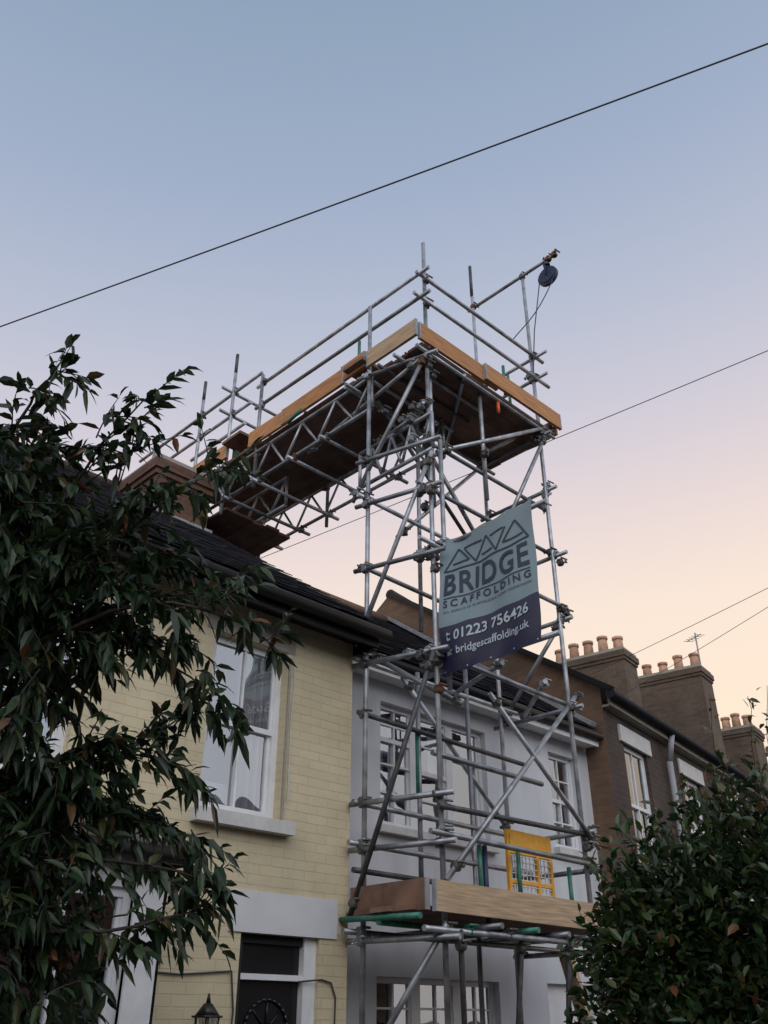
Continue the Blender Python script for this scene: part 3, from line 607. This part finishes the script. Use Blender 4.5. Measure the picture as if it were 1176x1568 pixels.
lumps=[((5.28,2.90,2.03),.48),((5.4,2.6,2.2),.50),((5.5,2.15,2.25),.52),((5.20,3.05,1.5),.48),((5.18,3.0,1.9),.40),((5.4,2.6,1.3),.65),((5.6,1.9,1.5),.85),((5.75,1.6,2.2),.62),((5.35,2.75,.6),.7),((5.6,1.9,.6),.8)]
for c,r in lumps:
    c=Vector(c)
    for i in range(int(2300*r*r/.25)):
        d=rv(1).normalized(); k=r*random.uniform(.5,1.06)*(1+.3*noise.noise(Vector(c)*3+d*2.3))
        if d.dot(Vector((1,1,0)).normalized())>.5: continue
        q=c+d*k; cl=noise.noise(q*5)
        if cl<-.25 and k>.75*r: continue
        LP.append(q[:]); LD.append((d*.6+rv(.6)+Vector((0,0,.3)))[:])
    for i in range(int(30*r/.5)):
        d=(rv(1)+Vector((0,0,.8))).normalized(); p0=c+d*r*.5; p1=c+d*r*.96; tip=p1+(d*.5+Vector((0,0,.8))+rv(.2))*random.uniform(.05,.26)
        b.path([p0,p1,tip],.005,'bark',5,.002)
        for j in range(11):
            q=p1.lerp(tip,j/10); LP.append(q[:]); LD.append((rv(.6)+Vector((0,0,.5)))[:])
    b.path([(5.4,2.5,0),tuple(c*.6+Vector((5.4,2.5,.5))*.4),tuple(c)],.03,'bark',6,.01)
b.obj('stems',HB); leafmesh('leaves',LP,LD,.088,.040,'laurel',HB,.12,.3,3)
SH=empty('sparse_shrub'); b=MB(); LP=[];LD=[]
for a,c,nl in (((5.35,2.3,2.4),(5.18,2.38,3.4),10),((5.35,2.3,2.4),(5.31,2.18,3.36),20),((5.4,2.2,2.4),(5.36,2.08,3.42),20),((5.4,2.25,2.4),(5.28,2.42,3.05),12),((5.4,2.2,2.4),(5.42,2.2,3.0),24),((5.3,2.5,2.4),(5.2,2.65,2.9),16),((5.4,2.3,2.3),(5.3,2.4,2.85),24),((5.4,2.1,2.4),(5.4,2.0,3.2),30),((5.1,2.9,2.3),(5.1,2.85,2.66),12),((5.4,2.3,2.3),(5.35,2.3,2.95),24),((5.4,2.1,2.4),(5.45,2.12,3.1),24),((5.3,2.4,2.4),(5.25,2.5,3.0),14)):
    pts=curve(a,c,8,.04); b.path(pts,.004,'bark',5,.0016)
    for i in range(nl):
        t=random.uniform(.35,1)*8; k=min(int(t),7); q=pts[k].lerp(pts[k+1],t-k)+rv(.015); LP.append(q[:]); LD.append((rv(.8)+Vector((0,0,-.1)))[:])
b.obj('stems',SH); leafmesh('leaves',LP,LD,.06,.027,'sprig',SH,.15,.3,5)
# ------------------------------------------------------------------ wires
def wire(name,a,c,r,sag):
    b=MB(); a=Vector(a);c=Vector(c); n=40
    b.path([a.lerp(c,i/n)-Vector((0,0,sag*4*(i/n)*(1-i/n))) for i in range(n+1)],r,'wire',6); b.obj(name)
wire('overhead_cable',(.0,11.04,7.05),(6.4,-5.36,7.05),.0065,.10)
wire('overhead_cable',(6.6,9.9,7.45),(8.15,-3.0,7.55),.005,.05)
wire('overhead_cable',(14.9,10.5,7.55),(11.2,-.3,7.5),.005,.06)
wire('overhead_cable',(17,11.3,7.55),(11.5,1.1,7.5),.005,.06)
# ------------------------------------------------------------------ ground
def sheet(name,x0,x1,y0,y1,z,k):
    b=MB(); b.face([(x0,y0,z),(x1,y0,z),(x1,y1,z),(x0,y1,z)],k); b.obj(name)
sheet('ground',-300,300,-300,300,-.02,'soil'); sheet('road',-120,120,-6,-.8,-.004,'asphalt')
b=MB(); b.box(-120,120,-.8,-.65,-.01,.12,'kerb'); b.obj('kerb')
b=MB(); b.box(-120,120,-.65,1.6,-.01,.115,'paving'); b.obj('pavement')
b=MB(); b.box(-4,3.3,1.6,1.82,0,.85,'dbrick'); b.box(-4.02,3.32,1.57,1.85,.85,.9,'greystone'); b.box(4.3,9.8,1.6,1.82,0,.85,'dbrick'); b.box(4.28,9.8,1.57,1.85,.85,.9,'greystone'); b.obj('garden_wall')
# ------------------------------------------------------------------ sky + light
w=bpy.data.worlds.new('World'); S.world=w; w.use_nodes=True; nt=w.node_tree; bg=nt.nodes['Background']; out=nt.nodes['World Output']
FILL_EL=math.radians(32); FILL_AZ=math.radians(215)
sky=N(nt,'ShaderNodeTexSky'); sky.sky_type='NISHITA'; sky.sun_disc=False; sky.sun_elevation=FILL_EL; sky.sun_rotation=FILL_AZ
bg.inputs['Strength'].default_value=.008; nt.links.new(sky.outputs[0],bg.inputs[0])
tc=N(nt,'ShaderNodeTexCoord'); sp=N(nt,'ShaderNodeSeparateXYZ'); nt.links.new(tc.outputs['Generated'],sp.inputs[0])
r=N(nt,'ShaderNodeValToRGB'); cr=r.color_ramp
st=[(0,(.84,.62,.45)),(.25,(1.0,.81,.62)),(.37,(.95,.785,.655)),(.46,(.82,.69,.665)),(.56,(.63,.595,.67)),(.66,(.475,.515,.63)),(.76,(.36,.43,.575)),(.9,(.255,.35,.475)),(1,(.19,.28,.41))]
cr.elements[0].position=0; cr.elements[0].color=st[0][1]+(1,); cr.elements[1].position=1; cr.elements[1].color=st[-1][1]+(1,)
for p,c in st[1:-1]: e=cr.elements.new(p); e.color=c+(1,)
ma=N(nt,'ShaderNodeMath',operation='MULTIPLY_ADD'); ma.inputs[1].default_value=-.07; nt.links.new(sp.outputs['X'],ma.inputs[0])
ad=N(nt,'ShaderNodeMath',operation='ADD'); ad.inputs[1].default_value=.03; nt.links.new(sp.outputs['Z'],ad.inputs[0]); nt.links.new(ad.outputs[0],ma.inputs[2]); nt.links.new(ma.outputs[0],r.inputs[0])
dt=N(nt,'ShaderNodeVectorMath',operation='DOT_PRODUCT'); dt.inputs[1].default_value=(-.3,-.9,.2); nt.links.new(tc.outputs['Generated'],dt.inputs[0])
mr=N(nt,'ShaderNodeMapRange'); mr.inputs['From Min'].default_value=0; mr.inputs['From Max'].default_value=.8; nt.links.new(dt.outputs['Value'],mr.inputs['Value'])
mx=N(nt,'ShaderNodeMix',data_type='RGBA'); mx.inputs['B'].default_value=(.92,.98,1.12,1); nt.links.new(mr.outputs[0],mx.inputs['Factor']); nt.links.new(r.outputs[0],mx.inputs['A'])
bg2=N(nt,'ShaderNodeBackground'); nt.links.new(mx.outputs['Result'],bg2.inputs[0]); bg2.inputs[1].default_value=1
as_=N(nt,'ShaderNodeAddShader'); nt.links.new(bg.outputs[0],as_.inputs[0]); nt.links.new(bg2.outputs[0],as_.inputs[1]); nt.links.new(as_.outputs[0],out.inputs['Surface'])
ld=bpy.data.lights.new('dusk_fill','SUN'); ld.energy=.85; ld.angle=math.radians(50); ld.color=(1,.95,.88); lo=bpy.data.objects.new('dusk_fill',ld); COL.objects.link(lo)  # added soft fill from behind the camera to brighten facades, no sun at dusk
sd=Vector((math.sin(FILL_AZ)*math.cos(FILL_EL),math.cos(FILL_AZ)*math.cos(FILL_EL),math.sin(FILL_EL))); lo.rotation_euler=sd.to_track_quat('Z','Y').to_euler(); lo.location=sd*30
# ------------------------------------------------------------------ camera
A=math.radians(45.5);Tt=math.radians(30.3);c,s=math.cos(Tt),math.sin(Tt);ca,sa=math.cos(A),math.sin(A)
Fv=Vector((ca*c,sa*c,s));Uv=Vector((-ca*s,-sa*s,c));Rv=Vector((sa,-ca,0))
cam=bpy.data.cameras.new('camera'); cam.sensor_fit='VERTICAL'; cam.sensor_height=36; cam.sensor_width=27; cam.lens=31; cam.clip_end=2000; cam.clip_start=.05
co=bpy.data.objects.new('camera',cam); COL.objects.link(co)
co.matrix_world=Matrix(((Rv.x,Uv.x,-Fv.x,0),(Rv.y,Uv.y,-Fv.y,0),(Rv.z,Uv.z,-Fv.z,1.6),(0,0,0,1))); S.camera=co
S.view_settings.view_transform='Standard'; S.view_settings.look='None'; S.view_settings.exposure=0
print('leaves',nleaf)
